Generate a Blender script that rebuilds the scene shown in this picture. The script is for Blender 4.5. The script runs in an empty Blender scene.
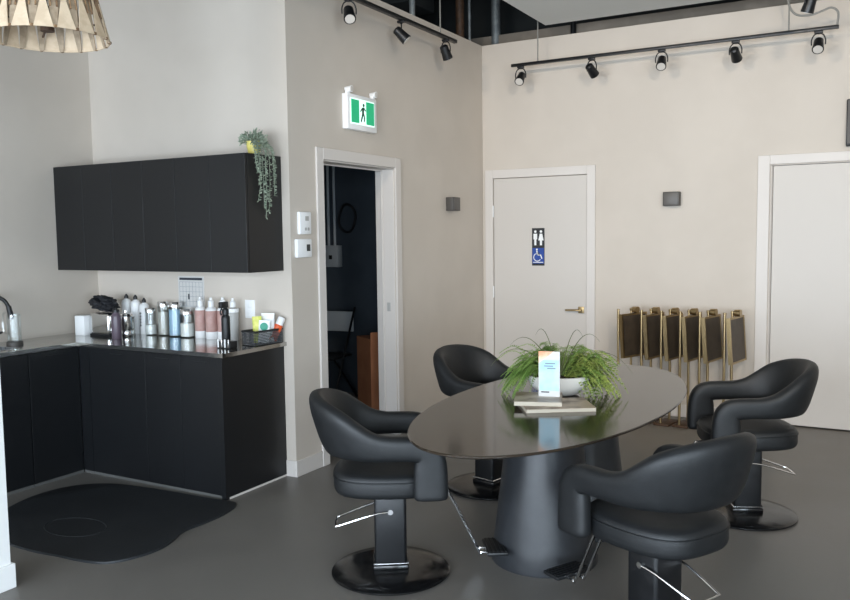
import bpy, bmesh, math, random
from mathutils import Vector, Matrix
random.seed(7)
PI = math.pi
C = bpy.context.scene.collection
S = bpy.context.scene

# ------------------------------------------------------------------ materials
def lin(c):
    return tuple(((v/255)/12.92 if v/255 <= 0.04045 else ((v/255+0.055)/1.055)**2.4) for v in c) + (1,)

def mat(name, col, rough=0.5, metal=0.0, col2=None, scale=8, detail=3, bump=0.0, bscale=60, coat=0.0, emit=None, estr=0,
        alpha=1.0, trans=0.0, spec=0.5, r2=None, lo=0.4, hi=0.6):
    m = bpy.data.materials.new(name); m.use_nodes = True
    nt = m.node_tree; b = nt.nodes['Principled BSDF']
    b.inputs['Base Color'].default_value = lin(col)
    b.inputs['Roughness'].default_value = rough
    b.inputs['Metallic'].default_value = metal
    b.inputs['Coat Weight'].default_value = coat
    b.inputs['Coat Roughness'].default_value = 0.06
    b.inputs['Specular IOR Level'].default_value = spec
    b.inputs['Transmission Weight'].default_value = trans
    b.inputs['Alpha'].default_value = alpha
    tc = nt.nodes.new('ShaderNodeTexCoord')
    if col2 or r2 is not None:
        n = nt.nodes.new('ShaderNodeTexNoise'); n.inputs['Scale'].default_value = scale; n.inputs['Detail'].default_value = detail
        nt.links.new(tc.outputs['Object'], n.inputs['Vector'])
        rp = nt.nodes.new('ShaderNodeMapRange'); rp.inputs[1].default_value = lo; rp.inputs[2].default_value = hi
        nt.links.new(n.outputs['Fac'], rp.inputs[0])
        if col2:
            mx = nt.nodes.new('ShaderNodeMix'); mx.data_type = 'RGBA'
            mx.inputs[6].default_value = lin(col); mx.inputs[7].default_value = lin(col2)
            nt.links.new(rp.outputs[0], mx.inputs[0]); nt.links.new(mx.outputs[2], b.inputs['Base Color'])
        if r2 is not None:
            rr = nt.nodes.new('ShaderNodeMapRange'); rr.inputs[3].default_value = rough; rr.inputs[4].default_value = r2
            nt.links.new(rp.outputs[0], rr.inputs[0]); nt.links.new(rr.outputs[0], b.inputs['Roughness'])
    if bump:
        n2 = nt.nodes.new('ShaderNodeTexNoise'); n2.inputs['Scale'].default_value = bscale; n2.inputs['Detail'].default_value = 4
        nt.links.new(tc.outputs['Object'], n2.inputs['Vector'])
        bp = nt.nodes.new('ShaderNodeBump'); bp.inputs['Strength'].default_value = bump; bp.inputs['Distance'].default_value = 0.01
        nt.links.new(n2.outputs['Fac'], bp.inputs['Height']); nt.links.new(bp.outputs['Normal'], b.inputs['Normal'])
    if emit:
        b.inputs['Emission Color'].default_value = lin(emit); b.inputs['Emission Strength'].default_value = estr
    return m

M = dict(
    wall=mat('warm_white_paint', (206, 196, 184), 0.75, col2=(202, 192, 180), scale=2, bump=0.05, bscale=180),
    column=mat('window_lit_white', (240, 240, 238), 0.5, bump=0.02, bscale=90),  # whitened so the colour stands in for strong daylight on the column
    tan_panel=mat('tan_woven_panel', (158, 140, 118), 0.75, col2=(140, 122, 100), scale=40),  # own tan of the inner lampshade panels, darker than the cream ones
    trim=mat('white_trim_paint', (213, 206, 199), 0.45, bump=0.02, bscale=90),
    doorp=mat('door_paint', (204, 197, 189), 0.5, bump=0.02, bscale=120),
    floor=mat('polished_concrete', (106, 102, 97), 0.36, col2=(118, 114, 108), scale=1.7, detail=9, bump=0.04, bscale=25, r2=0.5, lo=0.3, hi=0.7),
    deck=mat('dark_roof_deck', (46, 48, 48), 0.8, col2=(38, 40, 40), scale=5),
    joist=mat('dark_steel_joist', (62, 62, 60), 0.6, metal=0.3),
    plenum=mat('bare_board_upper_wall', (158, 145, 130), 0.85, col2=(136, 125, 112), scale=3),
    plenumd=mat('dark_upper_wall', (40, 43, 43), 0.85, col2=(52, 54, 53), scale=2),
    cloud=mat('pale_grey_ceiling_board', (205, 206, 203), 0.8, bump=0.04, bscale=200),
    pipe=mat('galvanised_pipe', (150, 155, 155), 0.5, metal=0.4, col2=(130, 135, 136), scale=12),
    cab=mat('black_cabinet_laminate', (14, 16, 19), 0.40, bump=0.02, bscale=150),
    plinth=mat('grey_plinth', (100, 100, 98), 0.5, metal=0.3),
    steel=mat('dark_polished_worktop', (172, 171, 168), 0.10, metal=1.0, r2=0.16, scale=9),
    chrome=mat('chrome', (225, 225, 225), 0.12, metal=1.0, r2=0.18, scale=30),
    leather=mat('black_leather', (23, 25, 27), 0.52, bump=0.12, bscale=240, col2=(19, 21, 23), scale=20),
    blackm=mat('black_metal', (24, 25, 27), 0.32, metal=0.2, r2=0.42, scale=20),
    blackp=mat('black_plastic', (22, 23, 25), 0.45, bump=0.03, bscale=120),
    gloss=mat('gloss_black_base', (16, 16, 17), 0.16, r2=0.26, scale=14),
    tabletop=mat('espresso_gloss_tabletop', (47, 39, 31), 0.10, col2=(54, 45, 36), scale=5, r2=0.14, coat=0.1, spec=0.42, lo=0.3, hi=0.7),
    cone=mat('charcoal_pedestal', (46, 48, 51), 0.35, col2=(40, 42, 45), scale=10, bump=0.02, bscale=60),
    brass=mat('brushed_brass', (172, 150, 112), 0.3, metal=1.0, r2=0.42, scale=40),
    walnut=mat('dark_walnut_panel', (76, 64, 50), 0.5, col2=(64, 53, 42), scale=14),
    white=mat('white_plastic', (244, 244, 243), 0.4, bump=0.01, bscale=90),
    ivory=mat('cream_shade_panel', (200, 179, 152), 0.7, col2=(188, 166, 139), scale=30),
    bamboo=mat('brown_bamboo', (142, 112, 80), 0.6, col2=(104, 78, 54), scale=40),
    brown=mat('dark_brown_wood', (84, 60, 42), 0.6, col2=(66, 47, 33), scale=30),
    ceramic=mat('white_ceramic', (232, 228, 220), 0.35, bump=0.01, bscale=80),
    fern=mat('fern_green', (150, 174, 92), 0.55, col2=(100, 134, 58), scale=9),
    fern2=mat('yellow_green_leaf', (168, 178, 92), 0.55, col2=(120, 144, 64), scale=14),
    blade=mat('dark_grass_blade', (92, 98, 58), 0.55, col2=(74, 84, 48), scale=9),
    soil=mat('potting_soil', (50, 38, 28), 0.95, bump=0.4, bscale=50),
    sage=mat('sage_leaf', (156, 166, 146), 0.6, col2=(128, 142, 122), scale=18),
    yellow=mat('pale_yellow_glaze', (226, 212, 120), 0.4, col2=(206, 190, 96), scale=12),
    paper=mat('white_paper', (206, 204, 200), 0.7, bump=0.02, bscale=60),
    pages=mat('page_edges', (196, 186, 168), 0.8, bump=0.2, bscale=300),
    cover=mat('printed_magazine_cover', (116, 94, 72), 0.35, col2=(190, 170, 148), scale=10, detail=5),
    cover2=mat('pale_magazine_cover', (190, 178, 162), 0.35, col2=(140, 122, 104), scale=9, detail=5),
    ink=mat('grey_ink', (118, 126, 138), 0.8),
    inkd=mat('dark_ink', (52, 56, 64), 0.8),
    paleblue=mat('pale_blue_print', (164, 204, 220), 0.5, col2=(194, 216, 224), scale=9),
    peach=mat('peach_print', (226, 150, 106), 0.5, col2=(246, 206, 176), scale=12),
    signblue=mat('sign_blue', (34, 70, 150), 0.4),
    signblack=mat('sign_black', (36, 36, 38), 0.4),
    green=mat('exit_green', (16, 160, 112), 0.4, emit=(8, 180, 120), estr=0.3),
    exitw=mat('exit_lit_white', (235, 250, 245), 0.4, emit=(205, 255, 238), estr=0.55),
    exitman=mat('exit_man_green', (14, 70, 52), 0.5),
    grey=mat('dark_grey_fixture', (76, 72, 68), 0.5, bump=0.02, bscale=60),
    greyl=mat('grey_faceplate', (92, 88, 84), 0.45),
    cable=mat('grey_cable', (134, 132, 126), 0.5),
    lens=mat('frosted_lens', (208, 202, 194), 0.3),
    matr=mat('black_rubber_mat', (27, 30, 33), 0.55, bump=0.12, bscale=80, col2=(32, 35, 38), scale=5),
    matl=mat('mat_emboss', (37, 40, 43), 0.5),
    cardb=mat('brown_cardboard', (150, 96, 62), 0.8, col2=(138, 86, 54), scale=6),
    store=mat('unlit_store_charcoal', (72, 80, 88), 0.8, col2=(64, 72, 80), scale=3),  # wall colour darkened to carry the shade of the unlit room
    storeg=mat('dim_grey_metal', (186, 190, 192), 0.6, metal=0.2),
    rose=mat('rose_label', (192, 156, 148), 0.45, col2=(182, 142, 134), scale=20),
    mauve=mat('mauve_bottle', (92, 80, 90), 0.35),
    blue=mat('pale_blue_powder', (164, 200, 226), 0.6),
    cream=mat('white_powder', (240, 238, 232), 0.8, bump=0.2, bscale=100),
    oat=mat('beige_grey_contents', (186, 180, 170), 0.8, bump=0.2, bscale=60),
    lime=mat('lime_packet', (196, 204, 70), 0.45, col2=(224, 220, 120), scale=30),
    teal=mat('teal_print', (28, 146, 118), 0.45),
    orange=mat('orange_tube', (222, 92, 44), 0.4),
    greyb=mat('pale_grey_bottle', (176, 174, 170), 0.4),
    cloth=mat('black_crumpled_fabric', (24, 25, 30), 0.7, bump=0.3, bscale=40),
    sinkm=mat('brushed_sink_steel', (170, 172, 174), 0.25, metal=0.9, r2=0.35, scale=30),
    frame=mat('dark_window_frame', (40, 42, 44), 0.5),
    screen=mat('dark_screen', (40, 46, 48), 0.2),
)
def glass_mat(name, tint=(250, 252, 252), f=0.08):
    m = bpy.data.materials.new(name); m.use_nodes = True; nt = m.node_tree
    for n in list(nt.nodes):
        if n.type != 'OUTPUT_MATERIAL': nt.nodes.remove(n)
    out = nt.nodes['Material Output']
    t = nt.nodes.new('ShaderNodeBsdfTransparent'); t.inputs[0].default_value = lin(tint)
    g = nt.nodes.new('ShaderNodeBsdfGlossy'); g.inputs['Roughness'].default_value = 0.05
    mx = nt.nodes.new('ShaderNodeMixShader'); mx.inputs[0].default_value = f
    nt.links.new(t.outputs[0], mx.inputs[1]); nt.links.new(g.outputs[0], mx.inputs[2]); nt.links.new(mx.outputs[0], out.inputs[0])
    return m
M['glass'] = glass_mat('clear_glass')
M['pane'] = glass_mat('window_glass', (245, 248, 250), 0.04)

# ------------------------------------------------------------------ mesh helpers
def box(bm, x0, x1, y0, y1, z0, z1, bev=0.0, seg=2, rot=None):
    vs = [bm.verts.new((x, y, z)) for x in (x0, x1) for y in (y0, y1) for z in (z0, z1)]
    idx = [(0, 1, 3, 2), (4, 6, 7, 5), (0, 4, 5, 1), (2, 3, 7, 6), (0, 2, 6, 4), (1, 5, 7, 3)]
    fs = [bm.faces.new([vs[i] for i in f]) for f in idx]
    if bev > 0:
        es = list({e for f in fs for e in f.edges})
        r = bmesh.ops.bevel(bm, geom=es, offset=bev, segments=seg, affect='EDGES', profile=0.5)
        vs = list({v for v in r['verts']} | {v for v in vs if v.is_valid})
    if rot is not None:
        for v in vs:
            if v.is_valid: v.co = rot @ v.co
    return vs

def lathe(bm, prof, c=(0, 0, 0), seg=32, sx=1.0, sy=1.0):
    rings = []
    for r, z in prof:
        if r < 1e-6: rings.append([bm.verts.new((c[0], c[1], c[2]+z))])
        else: rings.append([bm.verts.new((c[0]+r*sx*math.cos(2*PI*i/seg), c[1]+r*sy*math.sin(2*PI*i/seg), c[2]+z)) for i in range(seg)])
    for a, b in zip(rings, rings[1:]):
        for i in range(seg):
            j = (i+1) % seg
            if len(a) == 1 and len(b) == 1: continue
            if len(a) == 1: bm.faces.new((a[0], b[j], b[i]))
            elif len(b) == 1: bm.faces.new((a[i], a[j], b[0]))
            else: bm.faces.new((a[i], a[j], b[j], b[i]))
    for ring, flip in ((rings[0], True), (rings[-1], False)):
        if len(ring) > 1: bm.faces.new(ring[::-1] if flip else ring)

def tube(bm, pts, r, seg=8, closed=False):
    pts = [Vector(p) for p in pts]; n = len(pts); rings = []
    up = None
    for i, p in enumerate(pts):
        if closed: t = (pts[(i+1) % n]-pts[i-1])
        else: t = pts[min(i+1, n-1)]-pts[max(i-1, 0)]
        t.normalize()
        if up is None:
            up = Vector((0, 0, 1)) if abs(t.z) < 0.9 else Vector((1, 0, 0))
        u = (up - t*up.dot(t))
        if u.length < 1e-4: u = t.orthogonal()
        u.normalize(); w = t.cross(u); up = u
        rr = r[i] if isinstance(r, (list, tuple)) else r
        rings.append([bm.verts.new(p + u*rr*math.cos(2*PI*k/seg) + w*rr*math.sin(2*PI*k/seg)) for k in range(seg)])
    rng = range(n if closed else n-1)
    for i in rng:
        a, b = rings[i], rings[(i+1) % n]
        for k in range(seg):
            bm.faces.new((a[k], a[(k+1) % seg], b[(k+1) % seg], b[k]))
    if not closed:
        bm.faces.new(rings[0][::-1]); bm.faces.new(rings[-1])

def smooth_pts(pts, sub=6, closed=False):
    P = [Vector(p) for p in pts]; n = len(P); out = []
    for i in range(n if closed else n-1):
        if closed: p0, p1, p2, p3 = P[i-1], P[i], P[(i+1) % n], P[(i+2) % n]
        else: p0, p1, p2, p3 = P[max(i-1, 0)], P[i], P[i+1], P[min(i+2, n-1)]
        for k in range(sub):
            t = k/sub
            out.append(0.5*((2*p1) + (p2-p0)*t + (2*p0-5*p1+4*p2-p3)*t*t + (3*p1-p0-3*p2+p3)*t**3))
    if not closed: out.append(P[-1])
    return out

def prism(bm, outline, z0, z1, bev=0.0):
    a = [bm.verts.new((x, y, z0)) for x, y in outline]; b = [bm.verts.new((x, y, z1)) for x, y in outline]
    n = len(a)
    fs = [bm.faces.new(a[::-1]), bm.faces.new(b)]
    for i in range(n): fs.append(bm.faces.new((a[i], a[(i+1) % n], b[(i+1) % n], b[i])))
    if bev:
        bmesh.ops.bevel(bm, geom=list(fs[1].edges), offset=bev, segments=2, affect='EDGES', profile=0.5)

def superell(a, b, n=4, seg=40):
    o = []
    for i in range(seg):
        t = 2*PI*i/seg; c, s = math.cos(t), math.sin(t)
        o.append((a*math.copysign(abs(c)**(2/n), c), b*math.copysign(abs(s)**(2/n), s)))
    return o

def loft(bm, rings, cap=True):
    R = [[bm.verts.new(p) for p in r] for r in rings]; n = len(R[0])
    for a, b in zip(R, R[1:]):
        for i in range(n): bm.faces.new((a[i], a[(i+1) % n], b[(i+1) % n], b[i]))
    if cap: bm.faces.new(R[0][::-1]); bm.faces.new(R[-1])

def obj(name, bm, m, parent=None, smooth=True, ang=40, loc=None, rz=None):
    bmesh.ops.recalc_face_normals(bm, faces=bm.faces)
    me = bpy.data.meshes.new(name); bm.to_mesh(me); bm.free()
    me.materials.append(M[m] if isinstance(m, str) else m)
    if smooth:
        for p in me.polygons: p.use_smooth = True
        me.set_sharp_from_angle(angle=math.radians(ang))
    o = bpy.data.objects.new(name, me); C.objects.link(o)
    if parent: o.parent = parent
    if loc: o.location = loc
    if rz is not None: o.rotation_euler = (0, 0, rz)
    return o

def tag(o, label, cat, group=None):
    o['label'] = label; o['category'] = cat
    if group: o['group'] = group
    return o

def thing(name, label, cat, loc=(0, 0, 0), rz=0.0, group=None):
    o = bpy.data.objects.new(name, None); C.objects.link(o); o.empty_display_size = 0.05
    o.location = loc; o.rotation_euler = (0, 0, rz)
    return tag(o, label, cat, group)

def struct(name, bm, m, parent=None, **k):
    o = obj(name, bm, m, parent, **k)
    if not parent: o['kind'] = 'structure'
    return o

def kids(o): return [c for c in C.objects if c.parent == o]
def dup(root, loc, rz, label, group=None):
    r = root.copy(); C.objects.link(r); r.location = loc; r.rotation_euler = (0, 0, rz); r['label'] = label
    if group: r['group'] = group
    for ch in kids(root):
        c = ch.copy(); C.objects.link(c); c.parent = r
        for g in kids(ch):
            d = g.copy(); C.objects.link(d); d.parent = c
    return r
def NB(): return bmesh.new()
def bx(*a, **k):
    bm = NB(); box(bm, *a, **k); return bm

# ------------------------------------------------------------------ the camera
F, YAW, PIT, ROLL, HC = 822.0, 0.5122, -0.0803, 0.0128, 1.615
cy, sy = math.cos(YAW), math.sin(YAW)
fw = Vector((-sy*math.cos(PIT), cy*math.cos(PIT), math.sin(PIT)))
r0 = Vector((cy, sy, 0)); d0 = fw.cross(r0)
rr = r0*math.cos(ROLL) + d0*math.sin(ROLL); dd = -r0*math.sin(ROLL) + d0*math.cos(ROLL)
cam = bpy.data.cameras.new('camera'); cam.sensor_width = 36; cam.lens = F/850*36; cam.clip_start = 0.05
co = bpy.data.objects.new('camera', cam); C.objects.link(co)
mw = Matrix.Identity(4)
for i, v in enumerate((rr, -dd, -fw)):
    for k in range(3): mw[k][i] = v[k]
mw.translation = (0, 0, HC); co.matrix_world = mw
S.camera = co

# ------------------------------------------------------------------ the room
XL, YB, HT = -3.41, 7.232, 3.386        # left wall, back wall, wall height
KX, KY = -5.29, 4.28                    # kitchen left wall, kitchen back wall
FY, RX = -2.6, 3.2                      # front (window) wall, right wall
struct('floor', bx(-6.2, RX+0.3, FY-0.3, 9.2, -0.1, 0), 'floor', smooth=False)
struct('ceiling', bx(-6.2, RX+0.3, FY-0.3, 9.2, 4.55, 4.65), 'deck', smooth=False)
bm = NB()
box(bm, XL-0.17, XL, KY, 4.642, 0, HT); box(bm, XL-0.17, XL, 5.592, YB, 0, HT); box(bm, XL-0.17, XL, 4.642, 5.592, 2.135, HT)
struct('wall_left', bm, 'wall', smooth=False)
bm = NB()
D1, D2 = (-3.301, -2.374), (-0.838, 0.13)
box(bm, XL-0.17, D1[0], YB, YB+0.14, 0, HT); box(bm, D1[1], D2[0], YB, YB+0.14, 0, HT); box(bm, D2[1], RX, YB, YB+0.14, 0, HT)
box(bm, D1[0], D1[1], YB, YB+0.14, 2.132, HT); box(bm, D2[0], D2[1], YB, YB+0.14, 2.135, HT)
struct('wall_back', bm, 'wall', smooth=False)
struct('wall_kitchen_back', bx(KX-0.12, XL-0.17, KY, KY+0.12, 0, HT), 'wall', smooth=False)
struct('wall_kitchen_left', bx(KX-0.12, KX, FY, KY, 0, HT), 'wall', smooth=False)
struct('wall_near', bx(-3.74, -3.505, 2.10, 2.28, 0, HT), 'column', smooth=False)
WY = (-2.5, 0.0)
bm = NB()
box(bm, RX, RX+0.12, FY, WY[0], 0, 4.55); box(bm, RX, RX+0.12, WY[1], 9.2, 0, 4.55); box(bm, RX, RX+0.12, WY[0], WY[1], 0, 0.25); box(bm, RX, RX+0.12, WY[0], WY[1], 2.45, 4.55)
struct('wall_right', bm, 'wall', smooth=False)
bm = NB()
box(bm, RX+0.02, RX+0.1, WY[0], WY[0]+0.05, 0.25, 2.45); box(bm, RX+0.02, RX+0.1, WY[1]-0.05, WY[1], 0.25, 2.45); box(bm, RX+0.02, RX+0.1, -0.58, -0.52, 0.3, 2.4)
box(bm, RX+0.02, RX+0.1, WY[0]+0.05, WY[1]-0.05, 0.25, 0.3); box(bm, RX+0.02, RX+0.1, WY[0]+0.05, WY[1]-0.05, 2.4, 2.45)
w = struct('window_4', bm, 'frame', smooth=False)
obj('pane', bx(RX+0.06, RX+0.065, WY[0]+0.05, WY[1]-0.05, 0.3, 2.4), 'pane', w, smooth=False)
struct('wall_far_left', bx(-6.2, -6.08, FY, 9.2, 0, 4.55), 'plenumd', smooth=False)
struct('wall_upper_back', bx(-6.08, RX, 8.2, 8.32, 0, 4.55), 'plenumd', smooth=False)
bm = NB(); box(bm, -4.2, RX, 7.6, 7.66, 3.0, 3.56)
struct('wall_upper_board', bm, 'plenum', smooth=False)
# front wall with shop windows
WX = [(-5.4, -3.1), (-2.8, -0.4), (-0.1, 2.4)]
bm = NB()
xs = [-6.08] + [v for w in WX for v in w] + [RX]
for i in range(0, len(xs), 2): box(bm, xs[i], xs[i+1], FY-0.12, FY, 0, 4.55)
for a, b in WX:
    box(bm, a, b, FY-0.12, FY, 0, 0.25); box(bm, a, b, FY-0.12, FY, 2.45, 4.55)
struct('wall_front', bm, 'wall', smooth=False)
for i, (a, b) in enumerate(WX):
    bm = NB()
    box(bm, a, a+0.05, FY-0.1, FY-0.02, 0.25, 2.45); box(bm, b-0.05, b, FY-0.1, FY-0.02, 0.25, 2.45)
    box(bm, a+0.05, b-0.05, FY-0.1, FY-0.02, 0.25, 0.3); box(bm, a+0.05, b-0.05, FY-0.1, FY-0.02, 2.4, 2.45)
    w = struct('window_%d' % (i+1), bm, 'frame', smooth=False)
    obj('pane', bx(a+0.05, b-0.05, FY-0.065, FY-0.06, 0.3, 2.4), 'pane', w, smooth=False)
# storage room behind the left doorway
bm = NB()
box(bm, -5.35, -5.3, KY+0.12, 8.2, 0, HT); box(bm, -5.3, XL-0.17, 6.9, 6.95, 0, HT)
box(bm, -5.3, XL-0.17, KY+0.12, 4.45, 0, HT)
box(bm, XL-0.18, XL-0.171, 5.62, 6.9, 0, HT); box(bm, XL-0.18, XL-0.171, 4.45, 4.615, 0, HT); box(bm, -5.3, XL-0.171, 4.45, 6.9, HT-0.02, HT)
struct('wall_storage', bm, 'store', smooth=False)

# trims: door casings, baseboards
def casing(name, boards):
    bm = NB()
    for b in boards: box(bm, *b, bev=0.003, seg=1)
    return struct(name, bm, 'trim', smooth=False)
x0, x1 = XL, XL+0.016
casing('trim_1', [(x0, x1, 4.562, 4.642, 0, 2.215), (x0, x1, 5.592, 5.672, 0, 2.215), (x0, x1, 4.642, 5.592, 2.135, 2.215)])
casing('trim_2', [(XL-0.172, XL-0.001, 4.642, 4.652, 0, 2.125), (XL-0.172, XL-0.001, 5.582, 5.592, 0, 2.125), (XL-0.172, XL-0.001, 4.642, 5.592, 2.125, 2.135),
                  (XL-0.12, XL-0.105, 4.652, 4.664, 0, 2.113), (XL-0.12, XL-0.105, 5.57, 5.582, 0, 2.113), (XL-0.12, XL-0.105, 4.652, 5.582, 2.113, 2.125)])
y0, y1 = YB-0.016, YB
casing('trim_3', [(D1[0]-0.08, D1[0], y0, y1, 0, 2.212), (D1[1], D1[1]+0.08, y0, y1, 0, 2.212), (D1[0], D1[1], y0, y1, 2.132, 2.212)])
casing('trim_4', [(D2[0]-0.098, D2[0]-0.006, y0, y1, 0, 2.213), (D2[1], D2[1]+0.09, y0, y1, 0, 2.213), (D2[0]-0.006, D2[1], y0, y1, 2.139, 2.213)])
def baseb(name, boxes):
    bm = NB()
    for b in boxes: box(bm, *b, bev=0.003, seg=1)
    struct(name, bm, 'trim', smooth=False)
baseb('baseboard_left', [(XL, XL+0.012, KY-0.012, 4.562, 0, 0.11), (XL, XL+0.012, 5.672, YB-0.02, 0, 0.11)])
baseb('baseboard_kitchen', [(-3.488, XL, KY-0.012, KY, 0, 0.11)])
baseb('baseboard_back', [(D1[1]+0.08, D2[0]-0.098, YB-0.012, YB, 0, 0.11)])
bm = NB(); box(bm, -3.505, -3.490, 2.10, 2.295, 0, 0.115, bev=0.003, seg=1); box(bm, -3.755, -3.505, 2.28, 2.295, 0, 0.115, bev=0.003, seg=1)
struct('baseboard_near', bm, 'column', smooth=False)

# strike plate on the doorway jamb
o = obj('strike_plate', bx(XL-0.075, XL-0.045, 5.579, 5.582, 1.0, 1.07, bev=0.001), 'greyb'); tag(o, 'small steel strike plate on white jamb of the open doorway', 'strike plate')

# doors in the back wall
def door(name, a, b, yf, handle=None, hinges=None):
    d = struct(name, bx(a+0.004, b-0.004, yf, yf+0.04, 0.012, 2.128, bev=0.002), 'doorp', smooth=False)
    return d
d1 = door('door_1', D1[0], D1[1], YB+0.004)
bm = NB()
box(bm, -2.455, -2.40, YB-0.006, YB+0.004, 0.872, 0.932, bev=0.002)
tube(bm, [(-2.428, YB-0.006, 0.902), (-2.428, YB-0.045, 0.902)], 0.011, 10)
hd = obj('door_handle', bm, 'brass', d1)
bm = NB(); tube(bm, smooth_pts([(-2.428, YB-0.045, 0.902), (-2.47, YB-0.05, 0.902), (-2.56, YB-0.05, 0.900)], 4), 0.009, 10)
obj('lever', bm, 'brass', hd)
for z in (1.82, 1.05, 0.25):
    bm = NB(); tube(bm, [(D1[0]-0.003, YB-0.006, z-0.055), (D1[0]-0.003, YB-0.006, z+0.055)], 0.009, 8)
    obj('hinge', bm, 'white', d1)
d2 = door('door_2', D2[0]+0.012, D2[1], YB+0.03)
casing('trim_5', [(D2[0], D2[0]+0.008, YB, YB+0.13, 0, 2.13), (D2[0], D2[1], YB, YB+0.13, 2.13, 2.135), (D2[0]+0.008, D2[0]+0.014, YB+0.015, YB+0.028, 0, 2.13)])

# restroom sign on the door
t = thing('restroom_sign', 'blue and black restroom sign with white figures and wheelchair symbol on white door', 'sign', (-2.845, YB+0.004, 1.305))
obj('backing', bx(-0.062, 0.062, -0.004, 0, 0, 0.35, bev=0.001), 'signblack', t, smooth=False)
obj('blue_panel', bx(-0.058, 0.058, -0.0055, -0.004, 0.02, 0.165), 'signblue', t, smooth=False)
def yprism(bm, pts, yf=-0.0065, yb=-0.004):
    a = [bm.verts.new((x, yf, z)) for x, z in pts]; b = [bm.verts.new((x, yb, z)) for x, z in pts]
    n = len(a); bm.faces.new(a); bm.faces.new(b[::-1])
    for i in range(n): bm.faces.new((a[i], b[i], b[(i+1) % n], a[(i+1) % n]))
def disc(cx, cz, r, n=14): return [(cx+r*math.cos(2*PI*i/n), cz+r*math.sin(2*PI*i/n)) for i in range(n)]
bm = NB(); yprism(bm, disc(-0.028, 0.318, 0.012)); yprism(bm, [(-0.046, 0.298), (-0.010, 0.298), (-0.010, 0.245), (-0.018, 0.245), (-0.018, 0.19), (-0.038, 0.19), (-0.038, 0.245), (-0.046, 0.245)])
obj('man_figure', bm, 'white', t, smooth=False)
bm = NB(); yprism(bm, disc(0.028, 0.318, 0.012)); yprism(bm, [(0.016, 0.298), (0.040, 0.298), (0.054, 0.235), (0.038, 0.235), (0.038, 0.19), (0.018, 0.19), (0.018, 0.235), (0.002, 0.235)])
obj('woman_figure', bm, 'white', t, smooth=False)
bm = NB()
yprism(bm, disc(-0.012, 0.15, 0.009), -0.008, -0.0055); yprism(bm, [(-0.018, 0.138), (-0.006, 0.138), (-0.003, 0.095), (0.022, 0.095), (0.034, 0.062), (0.042, 0.066), (0.028, 0.105), (0.000, 0.105), (-0.014, 0.105)], -0.008, -0.0055)
ring = [( -0.008+0.036*math.cos(a), -0.0065, 0.078+0.036*math.sin(a)) for a in [PI*0.62+i*PI*1.2/14 for i in range(15)]]
tube(bm, ring, 0.004, 6)
obj('wheelchair_symbol', bm, 'white', t, smooth=False)
bm = NB()
box(bm, -0.05, 0.05, -0.0065, -0.0055, 0.028, 0.034)
obj('caption_line', bm, 'white', t, smooth=False)

# wall sconces, dark squares
def sconce(loc, rz, label):
    t = thing('wall_sconce', label, 'wall lamp', loc, rz, 'dark square fittings high on the walls')
    obj('body', bx(-0.068, 0.068, -0.075, 0, -0.06, 0.06, bev=0.004), 'grey', t)
    obj('faceplate', bx(-0.058, 0.058, -0.079, -0.075, -0.05, 0.05, bev=0.002), 'greyl', t)
sconce((-1.615, YB, 1.885), 0, 'dark grey square wall lamp on the beige wall between the two white doors')
sconce((XL, 6.53, 1.875), PI/2, 'dark grey square wall lamp on the shaded wall right of open doorway')
t = thing('wall_display', 'dark screen edge above the large white door at right', 'screen', (0.2, YB, 2.425))
obj('casing', bx(-0.5, 0.5, -0.06, 0, -0.178, 0.178, bev=0.006), 'blackp', t); obj('screen', bx(-0.492, 0.492, -0.063, -0.06, -0.16, 0.17), 'grey', t)

# exit sign
t = thing('exit_sign', 'lit green running man exit sign above the open doorway', 'exit sign', (XL, 5.085, 2.495), PI/2)
t.scale = (0.93, 1, 1)
# local: x along +Y (wall), -y out of the wall (+X)
obj('housing', bx(-0.205, 0.205, -0.05, 0, -0.125, 0.125, bev=0.006), 'white', t)
obj('lit_panel', bx(-0.17, 0.165, -0.053, -0.05, -0.085, 0.095), 'exitw', t, smooth=False)
for a, b in ((-0.162, -0.055), (0.045, 0.157)):
    obj('green_field', bx(a, b, -0.055, -0.053, -0.077, 0.087), 'green', t, smooth=False)
bm = NB()
yprism(bm, disc(0.008, 0.058, 0.012), -0.056, -0.053)
for pts in ([(-0.012, 0.04), (0.016, 0.044), (0.008, -0.004), (-0.014, -0.004)], [(-0.012, 0.0), (0.006, -0.004), (-0.026, -0.068), (-0.036, -0.062)],
            [(-0.004, 0.0), (0.01, 0.0), (0.026, -0.03), (0.018, -0.062), (0.008, -0.06), (0.012, -0.03)], [(-0.012, 0.04), (-0.008, 0.03), (-0.034, 0.006), (-0.04, 0.012)], [(0.012, 0.042), (0.014, 0.03), (0.036, 0.016), (0.038, 0.024)]):
    yprism(bm, pts, -0.056, -0.053)
obj('running_man', bm, 'exitman', t, smooth=False)
for x in (-0.17, 0.175):
    bm = NB(); box(bm, x-0.016, x+0.016, -0.045, -0.015, 0.125, 0.145, bev=0.003); tube(bm, [(x, -0.01, 0.158), (x, -0.065, 0.154)], [0.014, 0.024], 16)
    h = obj('emergency_lamp', bm, 'white', t)
    bm = NB(); tube(bm, [(x, -0.065, 0.154), (x, -0.068, 0.1538)], 0.019, 16); obj('lamp_lens', bm, 'lens', h)

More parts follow.
